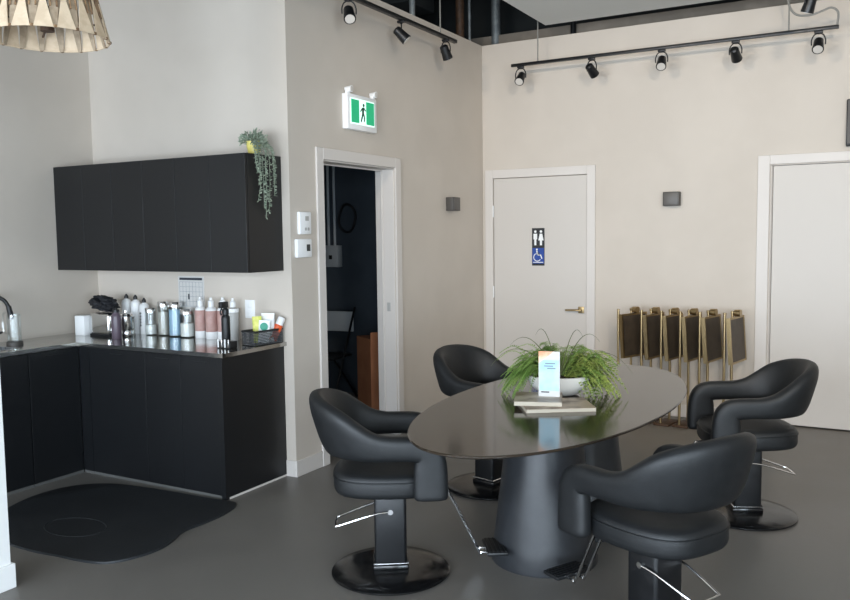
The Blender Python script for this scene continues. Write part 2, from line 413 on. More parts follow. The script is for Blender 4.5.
# thermostats
t = thing('wall_controller', 'white slim wall controller with buttons, upper of two beside doorway', 'thermostat', (XL, 4.41, 1.697), PI/2)
obj('body', bx(-0.062, 0.062, -0.028, 0, -0.075, 0.075, bev=0.008), 'white', t)
obj('display', bx(-0.008, 0.03, -0.030, -0.028, 0.015, 0.045), 'greyb', t)
for x in (-0.005, 0.025): obj('button', bx(x-0.01, x+0.01, -0.031, -0.028, -0.05, -0.03, bev=0.002), 'greyb', t)
t = thing('thermostat', 'white thermostat with small dark screen, lower of two beside doorway', 'thermostat', (XL, 4.392, 1.53), PI/2)
obj('body', bx(-0.078, 0.078, -0.03, 0, -0.062, 0.062, bev=0.008), 'white', t)
obj('screen', bx(0.018, 0.055, -0.032, -0.03, -0.02, 0.025), 'screen', t)

# ------------------------------------------------------------------ overhead: panel, joists, pipes
t = obj('ceiling_panel', bx(-2.665, 2.6, 1.5, 6.95, 3.42, 3.47, bev=0.003), 'cloud', smooth=False); t['kind'] = 'structure'; t.name = 'ceiling_drop'
for i, y in enumerate((2.6, 4.0, 5.3, 6.4, 7.2, 7.75)):
    bm = NB(); box(bm, -6.0, RX, y-0.05, y+0.05, 4.45, 4.55); box(bm, -6.0, RX, y-0.05, y+0.05, 4.08, 4.13)
    n = 30
    for k in range(n):
        xa = -6.0 + k*(9.2/n); xb = xa + 9.2/n
        a, b = ((xa, y, 4.12), (xb, y, 4.46)) if k % 2 else ((xa, y, 4.46), (xb, y, 4.12))
        tube(bm, [a, b], 0.014, 5)
    o = struct('ceiling_joist_%d' % (i+1), bm, 'joist', smooth=False)
def pipe(name, pts, r, label, m='pipe', cat='pipe', group=None):
    bm = NB(); tube(bm, pts, r, 10); o = obj(name, bm, m); tag(o, label, cat, group); return o
pipe('vertical_pipe', [(-3.44, 7.62, 3.40), (-3.44, 7.62, 4.5)], 0.045, 'pale grey vertical pipe above the wall corner left of ceiling board')
pipe('conduit', [(-3.50, 7.15, 3.39), (-3.50, 7.15, 4.5)], 0.014, 'thin pale conduit rising from the wall corner')
pipe('wooden_post', [(-3.55, 7.05, 3.39), (-3.55, 7.05, 4.5)], 0.04, 'dull brown post rising above the wall corner', 'brown', 'post')
pipe('service_pipe', [(-3.5, 6.07, 3.35), (-3.5, 6.07, 4.5)], 0.025, 'slim grey pipe standing on top of left wall above the track', 'pipe')
o = obj('air_duct', bx(-5.4, -3.9, 6.7, 7.2, 3.75, 4.02, bev=0.01), 'plenumd'); tag(o, 'dark rectangular air duct in the open ceiling above left wall', 'duct')
pipe('hanger_strap', [(-2.62, 7.56, 3.42), (-2.62, 7.56, 4.4)], 0.028, 'black hanger strap in the gap behind the ceiling board', 'blackm', 'strap')

# ------------------------------------------------------------------ track lights
t = thing('track_rail', 'long black track light rail hung along the beige back wall', 'track light rail', (0, 0, 0), 0, 'black light rails')
obj('rail', bx(-2.985, -0.357, 6.933, 6.967, 3.095, 3.120, bev=0.003), 'blackm', t)
for x in (-2.735, -0.70):
    bm = NB(); tube(bm, [(x, 6.95, 3.119), (x, 6.95, 4.54)], 0.006, 6); obj('hanger_wire', bm, 'cable', t)
bm = NB(); tube(bm, smooth_pts([(-0.72, 6.95, 3.55), (-0.71, 6.94, 3.35), (-0.66, 6.94, 3.24), (-0.56, 6.94, 3.215), (-0.47, 6.94, 3.235), (-0.41, 6.94, 3.25), (-0.365, 6.945, 3.21), (-0.37, 6.95, 3.12)], 6), 0.008, 8)
obj('power_cable', bm, 'cable', t)
t = thing('track_rail', 'short black track light rail along the shaded left wall', 'track light rail', (0, 0, 0), 0, 'black light rails')
obj('rail', bx(-3.217, -3.183, 3.3, 6.27, 3.20, 3.228, bev=0.003), 'blackm', t)
for y in (3.6, 6.0):
    bm = NB(); tube(bm, [(-3.2, y, 3.227), (-3.2, y, 4.54)], 0.006, 6); obj('hanger_wire', bm, 'cable', t)
t = thing('track_rail', 'black track light rail mostly out of frame at top right', 'track light rail', (0, 0, 0), 0, 'black light rails')
obj('rail', bx(-0.62, 1.6, 6.083, 6.117, 3.20, 3.228, bev=0.003), 'blackm', t)
bm = NB(); tube(bm, [(0.4, 6.1, 3.227), (0.4, 6.1, 3.42)], 0.006, 6); obj('hanger_wire', bm, 'cable', t)

def spot(loc, aim, label, first=[None]):
    """loc: point on the rail's underside; aim: direction the lens looks"""
    t = thing('track_spotlight', label, 'spotlight', loc, 0, 'black spotlights on the light rails')
    obj('adapter', bx(-0.03, 0.03, -0.014, 0.014, -0.018, 0, bev=0.003), 'blackm', t)
    a = Vector(aim).normalized(); c = Vector((0, 0, -0.105))
    side = a.cross(Vector((0, 0, 1))); side = side.normalized() if side.length > 1e-3 else Vector((1, 0, 0))
    bm = NB()
    arc = [c + side*0.047 + Vector((0, 0, 0.0)), c + side*0.047 + Vector((0, 0, 0.04)), c + side*0.03 + Vector((0, 0, 0.075)), c + Vector((0, 0, 0.085)), c - side*0.03 + Vector((0, 0, 0.075)), c - side*0.047 + Vector((0, 0, 0.04)), c - side*0.047]
    tube(bm, smooth_pts(arc, 4), 0.005, 6)
    tube(bm, [(0, 0, -0.016), (0, 0, -0.026)], 0.01, 8)
    obj('bracket', bm, 'blackm', t)
    bm = NB(); tube(bm, [c - a*0.06, c - a*0.05, c + a*0.0, c + a*0.05, c + a*0.056], [0.024, 0.034, 0.037, 0.042, 0.042], 20)
    h = obj('lamp_head', bm, 'blackm', t)
    bm = NB(); tube(bm, [c + a*0.0555, c + a*0.059], 0.034, 20); obj('lamp_lens', bm, 'lens', h)
    return t
XS = [-2.898, -2.245, -1.655, -1.082, -0.493]
aims = [(0.05, -0.75, -0.65), (0.25, 0.75, -0.6), (0.1, -0.7, -0.7), (0.1, 0.8, -0.6), (0.0, -0.7, -0.7)]
wh = ['first from left', 'second from left', 'third from left', 'fourth from left', 'last at right']
for x, a, w in zip(XS, aims, wh): spot((x, 6.95, 3.095), a, 'black spotlight on back wall rail, %s' % w)
for (y, a, w) in ((4.70, (0.45, -0.5, -0.75), 'nearest the camera, at top edge'), (5.385, (0.6, 0.35, -0.7), 'middle one of the left wall'), (6.09, (0.1, 0.5, -0.85), 'at its far end')):
    spot((-3.2, y, 3.20), a, 'black spotlight on left wall rail, %s' % w)
spot((-0.49, 6.1, 3.20), (-0.3, 0.2, -0.9), 'black spotlight poking into the frame at top right corner')

# ------------------------------------------------------------------ pendant lamp
pc = Vector((-2.692, 2.006, 2.338)); PR = 0.212
t = thing('pendant_lamp', 'cream woven pendant lamp with pointed panels hanging at top left', 'pendant lamp', pc)
N = 18; HH = 0.30; RT = 0.138
def cone_pt(a, z, off=0.0): 
    r = PR + (RT-PR)*z/HH + off
    return Vector((r*math.cos(a), r*math.sin(a), z))
for k in range(N):
    a0 = 2*PI*k/N; w = 2*PI/N*0.43
    bm = NB(); rows = 7; front = []; back = []
    for i in range(rows+1):
        z = i/rows*0.135; wi = w*(1-i/rows*0.93)
        front.append((cone_pt(a0-wi, z, 0.003), cone_pt(a0+wi, z, 0.003))); back.append((cone_pt(a0-wi, z, -0.001), cone_pt(a0+wi, z, -0.001)))
    loft(bm, [[f[0], f[1], b[1], b[0]] for f, b in zip(front, back)])
    obj('shade_panel', bm, 'ivory', t, smooth=False)
    a1 = a0 + PI/N; w2 = w*1.05
    bm = NB(); rings = []
    for i in range(rows+1):
        z = i/rows*HH; wi = w2*(0.22+1.1*i/rows)
        rings.append([cone_pt(a1-wi, z, -0.006), cone_pt(a1+wi, z, -0.006), cone_pt(a1+wi, z, -0.010), cone_pt(a1-wi, z, -0.010)])
    loft(bm, rings); obj('inner_panel', bm, 'tan_panel', t, smooth=False)
bm = NB()
for k in range(N):
    for da in (-0.055, 0.055):
        a1 = 2*PI*(k+0.5)/N + da
        tube(bm, [cone_pt(a1, 0.075, 0.000), cone_pt(a1, HH, 0.000)], 0.0035, 5)
for k in range(N):
    a1 = 2*PI*(k+0.5)/N; p = cone_pt(a1, 0.002)
    box(bm, p.x-0.004, p.x+0.004, p.y-0.004, p.y+0.004, p.z-0.003, p.z+0.006)
o = obj('shade_sticks', bm, 'bamboo', t, smooth=False); o['kind'] = 'stuff'
for z in (0.004, HH):
    bm = NB(); tube(bm, [cone_pt(2*PI*i/48, z, -0.003) for i in range(48)], 0.0025, 6, closed=True); obj('shade_hoop', bm, 'ivory', t)
bm = NB()
for k in range(3):
    a = 2*PI*k/3 + 0.5; tube(bm, [(0, 0, 0.05), cone_pt(a, 0.05, -0.004)], 0.004, 6)
lathe(bm, [(0.0, 0.03), (0.024, 0.03), (0.024, 0.10), (0.012, 0.12), (0, 0.12)], seg=16)
obj('lamp_holder', bm, 'brown', t)
bm = NB(); tube(bm, [(0, 0, 0.115), (0, 0, 4.54-pc.z)], 0.004, 6); obj('cord', bm, 'blackp', t)

# ------------------------------------------------------------------ kitchen cabinets
FYU = 3.93; XR = -3.472
names = ['at the left wall', 'in the middle', 'at the right end under trailing plant']
W3 = (XR-KX-0.004)/3
for i in range(3):
    xa = KX+0.002+i*W3; xb = xa+W3-0.001
    t = thing('upper_cabinet', 'black double door wall cabinet %s of the row' % names[i], 'cabinet', (xa, FYU, 1.385), 0, 'black wall cabinets above the counter')
    w = xb-xa
    obj('carcass', bx(0, w, 0.02, KY-FYU, 0, 0.745), 'cab', t, smooth=False)
    for k in range(2):
        a = k*w/2+0.0012; b = (k+1)*w/2-0.0012
        d = obj('door', bx(a, b, 0, 0.019, 0.001, 0.744, bev=0.0015), 'cab', t, smooth=False)
        bm = NB(); xm = b-0.05 if k == 0 else a+0.05
        box(bm, xm-0.025, xm+0.025, -0.003, 0, 0.004, 0.010); obj('edge_pull', bm, 'blackm', d, smooth=False)

FYL = 3.700; ZT = 0.885
def base_cab(xa, xb, label, ndoor):
    t = thing('base_cabinet', label, 'cabinet', (xa, FYL, 0), 0, 'black base cabinets under the worktop')
    w = xb-xa-0.001
    obj('carcass', bx(0, w, 0.02, KY-FYL, 0.02, ZT-0.001), 'cab', t, smooth=False)
    for k in range(ndoor):
        a = k*w/ndoor+0.0015; b = (k+1)*w/ndoor-0.0015
        d = obj('door', bx(a, b, 0, 0.019, 0.02, ZT-0.008, bev=0.0015), 'cab', t, smooth=False)
        xm = (a+b)/2
        obj('edge_pull', bx(xm-0.06, xm+0.06, -0.004, 0, ZT-0.046, ZT-0.038), 'blackm', d, smooth=False)
    obj('plinth', bx(0, w, 0.004, 0.018, 0, 0.02), 'plinth', t, smooth=False)
    return t
base_cab(-4.70, -4.164, 'wide black base cabinet next to the inner corner of the counter', 1)
base_cab(-4.164, -3.849, 'narrow black base cabinet in the middle of the counter run', 1)
c3 = base_cab(-3.849, -3.525, 'narrow black base cabinet at the outer counter corner', 1)
obj('end_panel', bx(-3.525+3.849, -3.490+3.849, -0.012, KY-FYL, 0, ZT-0.001, bev=0.001), 'cab', c3, smooth=False)
obj('skirting', bx(-3.490+3.849, -3.487+3.849, 0.02, KY-FYL, 0, 0.012), 'trim', c3, smooth=False)
# left run
XF = -4.80
names = ['black base cabinet of the left run, touching the inner corner', 'black base cabinet of the left run, under the sink']
for i, (ya, yb) in enumerate(((3.32, 3.70), (2.30, 3.318))):
    t = thing('base_cabinet', names[i], 'cabinet', (XF, ya, 0), 0, 'black base cabinets under the worktop')
    obj('carcass', bx(KX-XF+0.004, -0.02, 0, yb-ya-0.001, 0.02, (ZT-0.001, 0.73)[i]), 'cab', t, smooth=False)
    d = obj('door', bx(-0.019, 0, 0.002, yb-ya-0.003, 0.02, ZT-0.008, bev=0.0015), 'cab', t, smooth=False)
    obj('edge_pull', bx(0, 0.004, (yb-ya)/2-0.06, (yb-ya)/2+0.06, ZT-0.046, ZT-0.038), 'blackm', d, smooth=False)
    obj('plinth', bx(-0.018, -0.004, 0, yb-ya-0.001, 0, 0.02), 'plinth', t, smooth=False)
t = thing('corner_filler', 'black upright filler strip in the inner corner of the counter', 'cabinet', (XF, FYL, 0))
obj('panel', bx(0.0, 0.099, 0.0, 0.019, 0.02, ZT-0.008), 'cab', t, smooth=False); obj('plinth', bx(0, 0.099, 0.004, 0.018, 0, 0.02), 'plinth', t, smooth=False)
# worktop: L with a sink cut-out
bm = NB()
yf = 3.672; xr = -3.466; xf = XF+0.02
box(bm, KX, xr, yf, KY, ZT, 0.911)
sx0, sx1, sy0, sy1 = -5.18, -4.88, 2.62, 3.30
box(bm, KX, xf, sy1, yf, ZT, 0.911); box(bm, KX, xf, 2.29, sy0, ZT, 0.911)
box(bm, KX, sx0, sy0, sy1, ZT, 0.911); box(bm, sx1, xf, sy0, sy1, ZT, 0.911)
o = obj('worktop', bm, 'steel', smooth=False); tag(o, 'polished dark L-shaped worktop over the black base cabinets', 'worktop')
bm = NB()
box(bm, sx0, sx0+0.004, sy0, sy1, 0.74, 0.9125); box(bm, sx1-0.004, sx1, sy0, sy1, 0.74, 0.9125)
box(bm, sx0, sx1, sy0, sy0+0.004, 0.74, 0.9125); box(bm, sx0, sx1, sy1-0.004, sy1, 0.74, 0.9125); box(bm, sx0, sx1, sy0, sy1, 0.735, 0.74)
box(bm, sx0-0.012, sx1+0.012, sy1, sy1+0.012, 0.911, 0.9125); box(bm, sx0-0.012, sx1+0.012, sy0-0.012, sy0, 0.911, 0.9125); box(bm, sx0-0.012, sx0, sy0, sy1, 0.911, 0.9125); box(bm, sx1, sx1+0.012, sy0, sy1, 0.911, 0.9125)
o = obj('sink', bm, 'sinkm', smooth=False); tag(o, 'steel sink set into the left worktop', 'sink')

ZW = 0.911
def ybase(px): return px
# black faucet at far left
t = thing('faucet', 'black gooseneck kitchen faucet at left edge of the worktop', 'faucet', (-5.235, 3.28, ZW))
bm = NB(); lathe(bm, [(0, 0), (0.027, 0), (0.027, 0.02), (0.02, 0.03), (0.02, 0.07), (0, 0.07)], seg=20); obj('base', bm, 'blackp', t)
bm = NB(); tube(bm, smooth_pts([(0, 0, 0.06), (0, 0, 0.16), (0, 0.0, 0.24), (0.015, 0.02, 0.30), (0.05, 0.07, 0.325), (0.085, 0.12, 0.30), (0.10, 0.145, 0.25)], 6), 0.013, 12); n = obj('spout', bm, 'blackp', t)
bm = NB(); tube(bm, [(0.10, 0.145, 0.255), (0.108, 0.157, 0.17)], [0.016, 0.019], 12); obj('spray_head', bm, 'blackp', n)
bm = NB(); tube(bm, [(0.015, 0, 0.05), (0.04, 0.03, 0.055), (0.09, 0.10, 0.085)], [0.012, 0.009, 0.007], 8); obj('handle', bm, 'blackp', t)

def jar(name, loc, r, h, fill, fillmat, label, lid='chrome', cat='jar', lidh=0.035, group=None):
    t = thing(name, label, cat, loc, 0, group)
    bm = NB(); lathe(bm, [(0, 0), (r*0.96, 0), (r, 0.006), (r, h-lidh-0.003), (r*0.93, h-lidh), (r*0.93, h-lidh-0.004), (r*0.95, h-lidh-0.01), (r*0.95, 0.008), (0, 0.008)], seg=24); obj('glass_body', bm, 'glass', t)
    if fill: 
        bm = NB(); lathe(bm, [(0, 0.009), (r*0.93, 0.009), (r*0.93, fill), (r*0.5, fill+0.006), (0, fill+0.004)], seg=24); obj('contents', bm, fillmat, t)
    if lid:
        bm = NB(); lathe(bm, [(0, h-lidh), (r*0.98, h-lidh), (r*0.98, h-0.006), (r*0.9, h), (0, h)], seg=24); obj('lid', bm, lid, t)
    return t
# tall clear canister by the faucet
t = jar('water_canister', (-5.08, 3.42, ZW), 0.044, 0.24, 0, None, 'tall clear canister with dark foot beside the black faucet', lid=None, cat='canister')
bm = NB(); lathe(bm, [(0, -0.0), (0.052, 0.0), (0.052, 0.018), (0.046, 0.022), (0, 0.022)], seg=24); obj('foot', bm, 'grey', t)
bm = NB(); tube(bm, smooth_pts([(-0.04, -0.01, 0.215), (-0.075, -0.025, 0.20), (-0.075, -0.025, 0.09), (-0.04, -0.01, 0.07)], 5), 0.006, 8); obj('handle', bm, 'glass', t)

GB = 'products lined up along the kitchen worktop'
# white box and chrome toaster, glove heap
t = thing('glove_box', 'plain white glossy box at the left corner of the worktop', 'box', (-5.09, 4.02, ZW), 0.1, GB)
obj('carton', bx(-0.045, 0.045, -0.09, 0.09, 0, 0.145, bev=0.004), 'white', t); obj('opening_flap', bx(-0.02, 0.02, -0.05, 0.05, 0.145, 0.1465), 'greyb', t)
t = thing('toaster', 'chrome toaster under a heap of black fabric', 'toaster', (-4.925, 4.05, ZW), 0.05, GB)
obj('body', bx(-0.10, 0.10, -0.08, 0.08, 0.012, 0.165, bev=0.022, seg=4), 'chrome', t)
obj('base', bx(-0.098, 0.098, -0.078, 0.078, 0, 0.016, bev=0.004), 'blackp', t)
for y in (-0.03, 0.03): obj('slot', bx(-0.07, 0.07, y-0.012, y+0.012, 0.163, 0.1665), 'blackp', t)
bm = NB(); box(bm, 0.1, 0.118, -0.02, 0.02, 0.10, 0.118, bev=0.003); obj('lever', bm, 'blackp', t)
t = thing('chrome_canister', 'shiny patterned chrome canister right of the toaster', 'canister', (-4.745, 4.06, ZW), 0, GB)
bm = NB(); lathe(bm, [(0, 0), (0.062, 0), (0.065, 0.004), (0.065, 0.04), (0.06, 0.05), (0.065, 0.06), (0.065, 0.145), (0.058, 0.152), (0, 0.152)], seg=28); obj('body', bm, 'chrome', t)
bm = NB(); lathe(bm, [(0, 0.152), (0.055, 0.152), (0.05, 0.164), (0.012, 0.168), (0.012, 0.185), (0, 0.187)], seg=28); obj('lid', bm, 'chrome', t)
bm = NB(); bmesh.ops.create_icosphere(bm, subdivisions=4, radius=1)
from mathutils import noise
for v in bm.verts:
    p = v.co.copy(); k = 1 + 0.35*noise.noise(p*2.2+Vector((3, 1, 2))) + 0.28*noise.noise(p*5.5)
    v.co = Vector((p.x*0.125*k, p.y*0.07*k, max(p.z, -0.55)*0.058*k + 0.035 - 0.025*p.x))
zmin = min(v.co.z for v in bm.verts)
for v in bm.verts: v.co.z -= zmin
o = obj('glove_heap', bm, 'cloth', loc=(-4.935, 4.04, ZW+0.1675)); tag(o, 'heap of crumpled black fabric gloves on top of the chrome toaster', 'gloves')

def bottle(name, loc, r, h, m, label, cap='blackp', capr=0.5, caph=0.03, band=None, spray=False, neck=0.2, group=GB, cat='bottle'):
    t = thing(name, label, cat, loc, 0, group)
    hb = h-caph; sh = hb-r*0.9
    prof = [(0, 0), (r*0.94, 0), (r, 0.006), (r, sh), (r*0.92, sh+r*0.35), (r*0.7, sh+r*0.65), (r*capr*0.9, hb-0.003), (r*capr*0.9, hb), (0, hb)]
    bm = NB(); lathe(bm, prof, seg=24); obj('body', bm, m, t)
    bm = NB()
    lathe(bm, [(0, hb), (r*capr, hb), (r*capr, hb+caph*0.6), (r*capr*0.5, hb+caph*0.75), (r*capr*0.45, h), (0, h)], seg=20)
    obj('cap', bm, cap, t)
    if band:
        z0, z1, bm_ = band
        bm = NB(); lathe(bm, [(r*0.99, z0), (r*1.008, z0+0.001), (r*1.008, z1-0.001), (r*0.99, z1)], seg=24); obj('label_band', bm, bm_, t)
    return t
bottle('shampoo_bottle', (-4.69, 3.93, ZW), 0.034, 0.215, 'mauve', 'small mauve bottle right of the chrome canister', capr=0.7)
YR = 4.21
for x, h, l, tm in ((-4.905, 0.29, 'tall white bottle with black cap, leftmost of the three', None), (-4.81, 0.285, 'tall white bottle with black cap, middle of the three', None), (-4.722, 0.265, 'white bottle with black lettering, shortest and rightmost of the three', 'inkd')):
    t = bottle('white_bottle', (x, YR, ZW), 0.036, h, 'white', l, caph=0.035, capr=0.42)
    bm = NB(); 
    for k in range(5): box(bm, -0.006, 0.006, -0.0375, -0.034, 0.06+k*0.022, 0.072+k*0.022) if tm else box(bm, -0.003, 0.003, -0.0368, -0.034, 0.08+k*0.012, 0.086+k*0.012)
    obj('print', bm, tm or 'greyb', t, smooth=False)
jar('glass_jar', (-4.625, YR-0.03, ZW), 0.040, 0.20, 0.075, 'cream', 'short glass jar half filled with white powder beside the white bottles', group=GB)
jar('glass_jar', (-4.525, YR, ZW), 0.042, 0.245, 0.17, 'oat', 'tall glass jar of beige grey contents with shiny lid', group=GB)
jar('glass_jar', (-4.405, YR, ZW), 0.050, 0.245, 0.19, 'blue', 'tall glass jar filled with pale blue powder', group=GB)
jar('glass_jar', (-4.275, YR-0.02, ZW), 0.050, 0.20, 0.10, 'cream', 'short wide glass jar of white powder right of the blue one', group=GB)
for x, y, l in ((-4.165, YR, 'rose pump bottle with white top, left of the pair by the calendar'), (-4.055, YR-0.01, 'rose pump bottle with white top, right of the pair'), (-3.985, YR+0.03, 'rose bottle tucked behind the black spray bottle')):
    bottle('pump_bottle', (x, y, ZW), 0.040, 0.285, 'white', l, cap='white', caph=0.06, capr=0.5, band=(0.05, 0.195, 'rose'))
bottle('pump_bottle', (-3.865, YR, ZW), 0.038, 0.285, 'greyb', 'pale grey bottle with white nozzle right of the black spray bottle', cap='white', caph=0.06, capr=0.5, band=(0.19, 0.215, 'white'))
t = bottle('spray_bottle', (-3.71, 3.97, ZW), 0.028, 0.255, 'blackp', 'slim black spray bottle near the worktop corner', cap='blackp', capr=0.8, caph=0.05)
bm = NB(); box(bm, -0.014, 0.014, -0.05, 0.018, 0.245, 0.285, bev=0.006); h = obj('trigger_head', bm, 'blackp', t)
bm = NB(); tube(bm, smooth_pts([(0, -0.03, 0.25), (0, -0.045, 0.225), (0, -0.038, 0.20)], 4), 0.005, 8); obj('trigger', bm, 'blackp', h)
t = thing('caddy', 'small black caddy with pale clips at the worktop corner', 'caddy', (-3.625, 3.885, ZW), 0, GB)
obj('tray', bx(-0.055, 0.055, -0.035, 0.035, 0, 0.045, bev=0.004), 'blackp', t)
for k in range(4): obj('clip', bx(-0.045+k*0.028, -0.035+k*0.028, -0.04, -0.034, 0.006, 0.06, bev=0.002), 'chrome' if k % 2 else 'white', t)
# mesh basket with packets
t = thing('mesh_basket', 'black wire mesh basket at right end of the worktop', 'basket', (-3.548, 4.135, ZW), -0.10, None)
L, Wd, Hh = 0.120, 0.062, 0.088
def grid_wall(bm, p, u, v, nu, nv, th=0.0022):
    p, u, v = Vector(p), Vector(u), Vector(v)
    for i in range(nu+1): tube(bm, [p+u*i/nu, p+u*i/nu+v], th, 4)
    for j in range(nv+1): tube(bm, [p+v*j/nv, p+v*j/nv+u], th, 4)
bm = NB()
grid_wall(bm, (-Wd, -L, 0.004), (2*Wd, 0, 0), (0, 0, Hh), 14, 9); grid_wall(bm, (-Wd, L, 0.004), (2*Wd, 0, 0), (0, 0, Hh), 14, 9)
grid_wall(bm, (-Wd, -L, 0.004), (0, 2*L, 0), (0, 0, Hh), 24, 9); grid_wall(bm, (Wd, -L, 0.004), (0, 2*L, 0), (0, 0, Hh), 24, 9)
obj('mesh_sides', bm, 'blackm', t, smooth=False)
obj('bottom', bx(-Wd, Wd, -L, L, 0, 0.005), 'blackm', t, smooth=False)
bm = NB(); tube(bm, [(-Wd, -L, Hh+0.004), (Wd, -L, Hh+0.004), (Wd, L, Hh+0.004), (-Wd, L, Hh+0.004)], 0.006, 6, closed=True); obj('rim', bm, 'blackm', t)
def packet(name, loc, w, d, h, rot, m, label, cat='packet', patch=None):
    t = thing(name, label, cat, loc); t.rotation_euler = rot
    bm = NB(); rings = []
    for k, (f, th) in enumerate(((0.0, 1), (0.1, 1), (0.5, 1.05), (0.85, 0.7), (0.97, 0.15), (1.0, 0.1))):
        rings.append([Vector((x*1.0, y*th, f*h)) for x, y in superell(w/2, d/2, 3, 20)])
    loft(bm, rings); obj('wrapper', bm, m, t)
    if patch:
        m2, r, z, yy = patch; bm = NB(); a = [(r*math.cos(2*PI*i/16), z+r*math.sin(2*PI*i/16)) for i in range(16)]
        yprism(bm, a, -yy-0.001, -yy+0.002); obj('printed_patch', bm, m2, t, smooth=False)
    return t
packet('sachet', (-3.565, 4.115, ZW+0.012), 0.062, 0.025, 0.17, (0, -0.05, 0.5), 'lime', 'lime green packet standing at the left in the mesh basket')
packet('sachet', (-3.545, 4.185, ZW+0.012), 0.088, 0.03, 0.185, (0, 0.02, 0.45), 'white', 'white packet standing behind in the mesh basket')
packet('sachet', (-3.525, 4.12, ZW+0.012), 0.074, 0.026, 0.145, (0, 0.06, 0.5), 'white', 'white packet with teal round print in the mesh basket', patch=('teal', 0.026, 0.105, 0.014))
t = thing('squeeze_tube', 'orange tube with white cap leaning out of the mesh basket', 'tube', (-3.515, 4.195, ZW+0.016)); t.rotation_euler = (0, 0.42, 0.9)
bm = NB(); loft(bm, [[Vector((x, y, z)) for x, y in superell(0.027, ry, 2.2, 20)] for z, ry in ((0, 0.004), (0.05, 0.016), (0.105, 0.024), (0.112, 0.018))]); obj('body', bm, 'orange', t)
bm = NB(); lathe(bm, [(0, 0.112), (0.025, 0.112), (0.024, 0.16), (0.02, 0.165), (0, 0.165)], seg=20); obj('cap', bm, 'white', t)
# calendar and switch on the kitchen wall
t = thing('wall_calendar', 'white printed calendar sheet pinned to wall above the jars', 'calendar', (-4.315, KY, 1.11))
obj('sheet', bx(-0.125, 0.125, -0.003, 0, 0, 0.225), 'paper', t, smooth=False)
obj('header', bx(-0.11, 0.11, -0.004, -0.003, 0.198, 0.215), 'inkd', t, smooth=False)
bm = NB()
for k in range(8): box(bm, -0.11+k*0.0314-0.0008, -0.11+k*0.0314+0.0008, -0.0038, -0.003, 0.012, 0.185)
for k in range(6): box(bm, -0.11, 0.11, -0.0038, -0.003, 0.012+k*0.0346-0.0008, 0.012+k*0.0346+0.0008)
obj('grid', bm, 'ink', t, smooth=False)
bm = NB(); box(bm, -0.03, -0.015, -0.004, -0.003, 0.06, 0.10); obj('mark', bm, 'inkd', t, smooth=False)
t = thing('light_switch', 'white double switch plate on kitchen wall above the basket', 'switch', (-3.772, KY, 1.12))
obj('plate', bx(-0.042, 0.042, -0.007, 0, -0.062, 0.062, bev=0.002), 'white', t)
for z in (-0.026, 0.026): obj('rocker', bx(-0.018, 0.018, -0.010, -0.007, z-0.02, z+0.02, bev=0.002), 'white', t)

# plant trailing from the cabinet top
t = thing('trailing_plant', 'grey green trailing plant in yellow pot on top of wall cabinets', 'plant', (-3.535, 4.09, 2.130))
bm = NB(); lathe(bm, [(0, 0), (0.036, 0), (0.046, 0.05), (0.05, 0.085), (0.045, 0.085), (0.042, 0.07), (0, 0.07)], seg=24); obj('pot', bm, 'yellow', t)
def leaf(bm, p, d, n, L, W):
    p = Vector(p); d = Vector(d).normalized(); s = d.cross(Vector(n)); s = s.normalized() if s.length > 1e-4 else d.orthogonal().normalized()
    nn = s.cross(d)
    a = bm.verts.new(p); b = bm.verts.new(p+d*L*0.5+s*W/2+nn*L*0.06); c = bm.verts.new(p+d*L); e = bm.verts.new(p+d*L*0.5-s*W/2+nn*L*0.06)
    bm.faces.new((a, b, c, e))
def rv(): return Vector((random.uniform(-1, 1), random.uniform(-1, 1), random.uniform(-1, 1)))
bm = NB()
for i in range(330):
    v = rv(); v.z = abs(v.z); v.normalize()
    p = Vector((0, 0, 0.07)) + Vector((v.x*0.075, v.y*0.075, v.z*0.075))*random.uniform(0.3, 1.1)
    if p.z < 0.02: p.z = 0.02
    leaf(bm, p, v+0.6*rv(), rv(), 0.03, 0.013)
obj('foliage', bm, 'sage', t, smooth=False)
for k in range(9):
    bm = NB(); a = -0.05 + k*0.0125; drop = [0.12, 0.20, 0.30, 0.34, 0.30, 0.40, 0.36, 0.26, 0.2][k]
    x = 0.080+0.008*math.sin(k*2.1)
    y = 0.0 + (k-4)*0.022
    pts = smooth_pts([(0.02, y*0.4, 0.085), (0.05, y*0.8, 0.07), (x, y, 0.02), (x+0.008, y+0.01*math.sin(k), -drop*0.5), (x+0.004, y+0.02*math.cos(k*1.7), -drop)], 6)
    tube(bm, pts, 0.0018, 4)
    for p, q in zip(pts, pts[1:]):
        for m_ in range(4):
            v = rv(); v.x = abs(v.x)*0.7; v.z *= 0.5
            leaf(bm, p.lerp(q, random.random()), v, rv(), 0.020, 0.009)
    obj('trailing_stem', bm, 'sage', t, smooth=False)

# floor mat
out = [(-4.526, 2.92), (-4.60, 3.10), (-4.62, 3.28), (-4.565, 3.45), (-4.40, 3.575), (-4.15, 3.625), (-3.85, 3.645), (-3.57, 3.655), (-3.42, 3.675), (-3.352, 3.62), (-3.315, 3.477), (-3.311, 3.324), (-3.319, 3.18), (-3.265, 3.04), (-3.241, 2.93), (-3.26, 2.80), (-3.33, 2.68), (-3.456, 2.635), (-3.626, 2.62), (-3.837, 2.60), (-4.1, 2.62), (-4.38, 2.72)]
bm = NB(); prism(bm, [(p.x, p.y) for p in smooth_pts([(x, y, 0) for x, y in out], 4, True)], 0.0, 0.012, bev=0.004)
m_ = obj('floor_mat', bm, 'matr'); tag(m_, 'black irregular rubber mat on the concrete in front of kitchen cabinets', 'mat')
bm = NB(); tube(bm, [(-3.90+0.2*math.cos(a), 2.93+0.13*math.sin(a), 0.0115) for a in [i*2*PI/40 for i in range(40)]], 0.003, 5, closed=True)
obj('embossed_oval', bm, 'matl', m_)

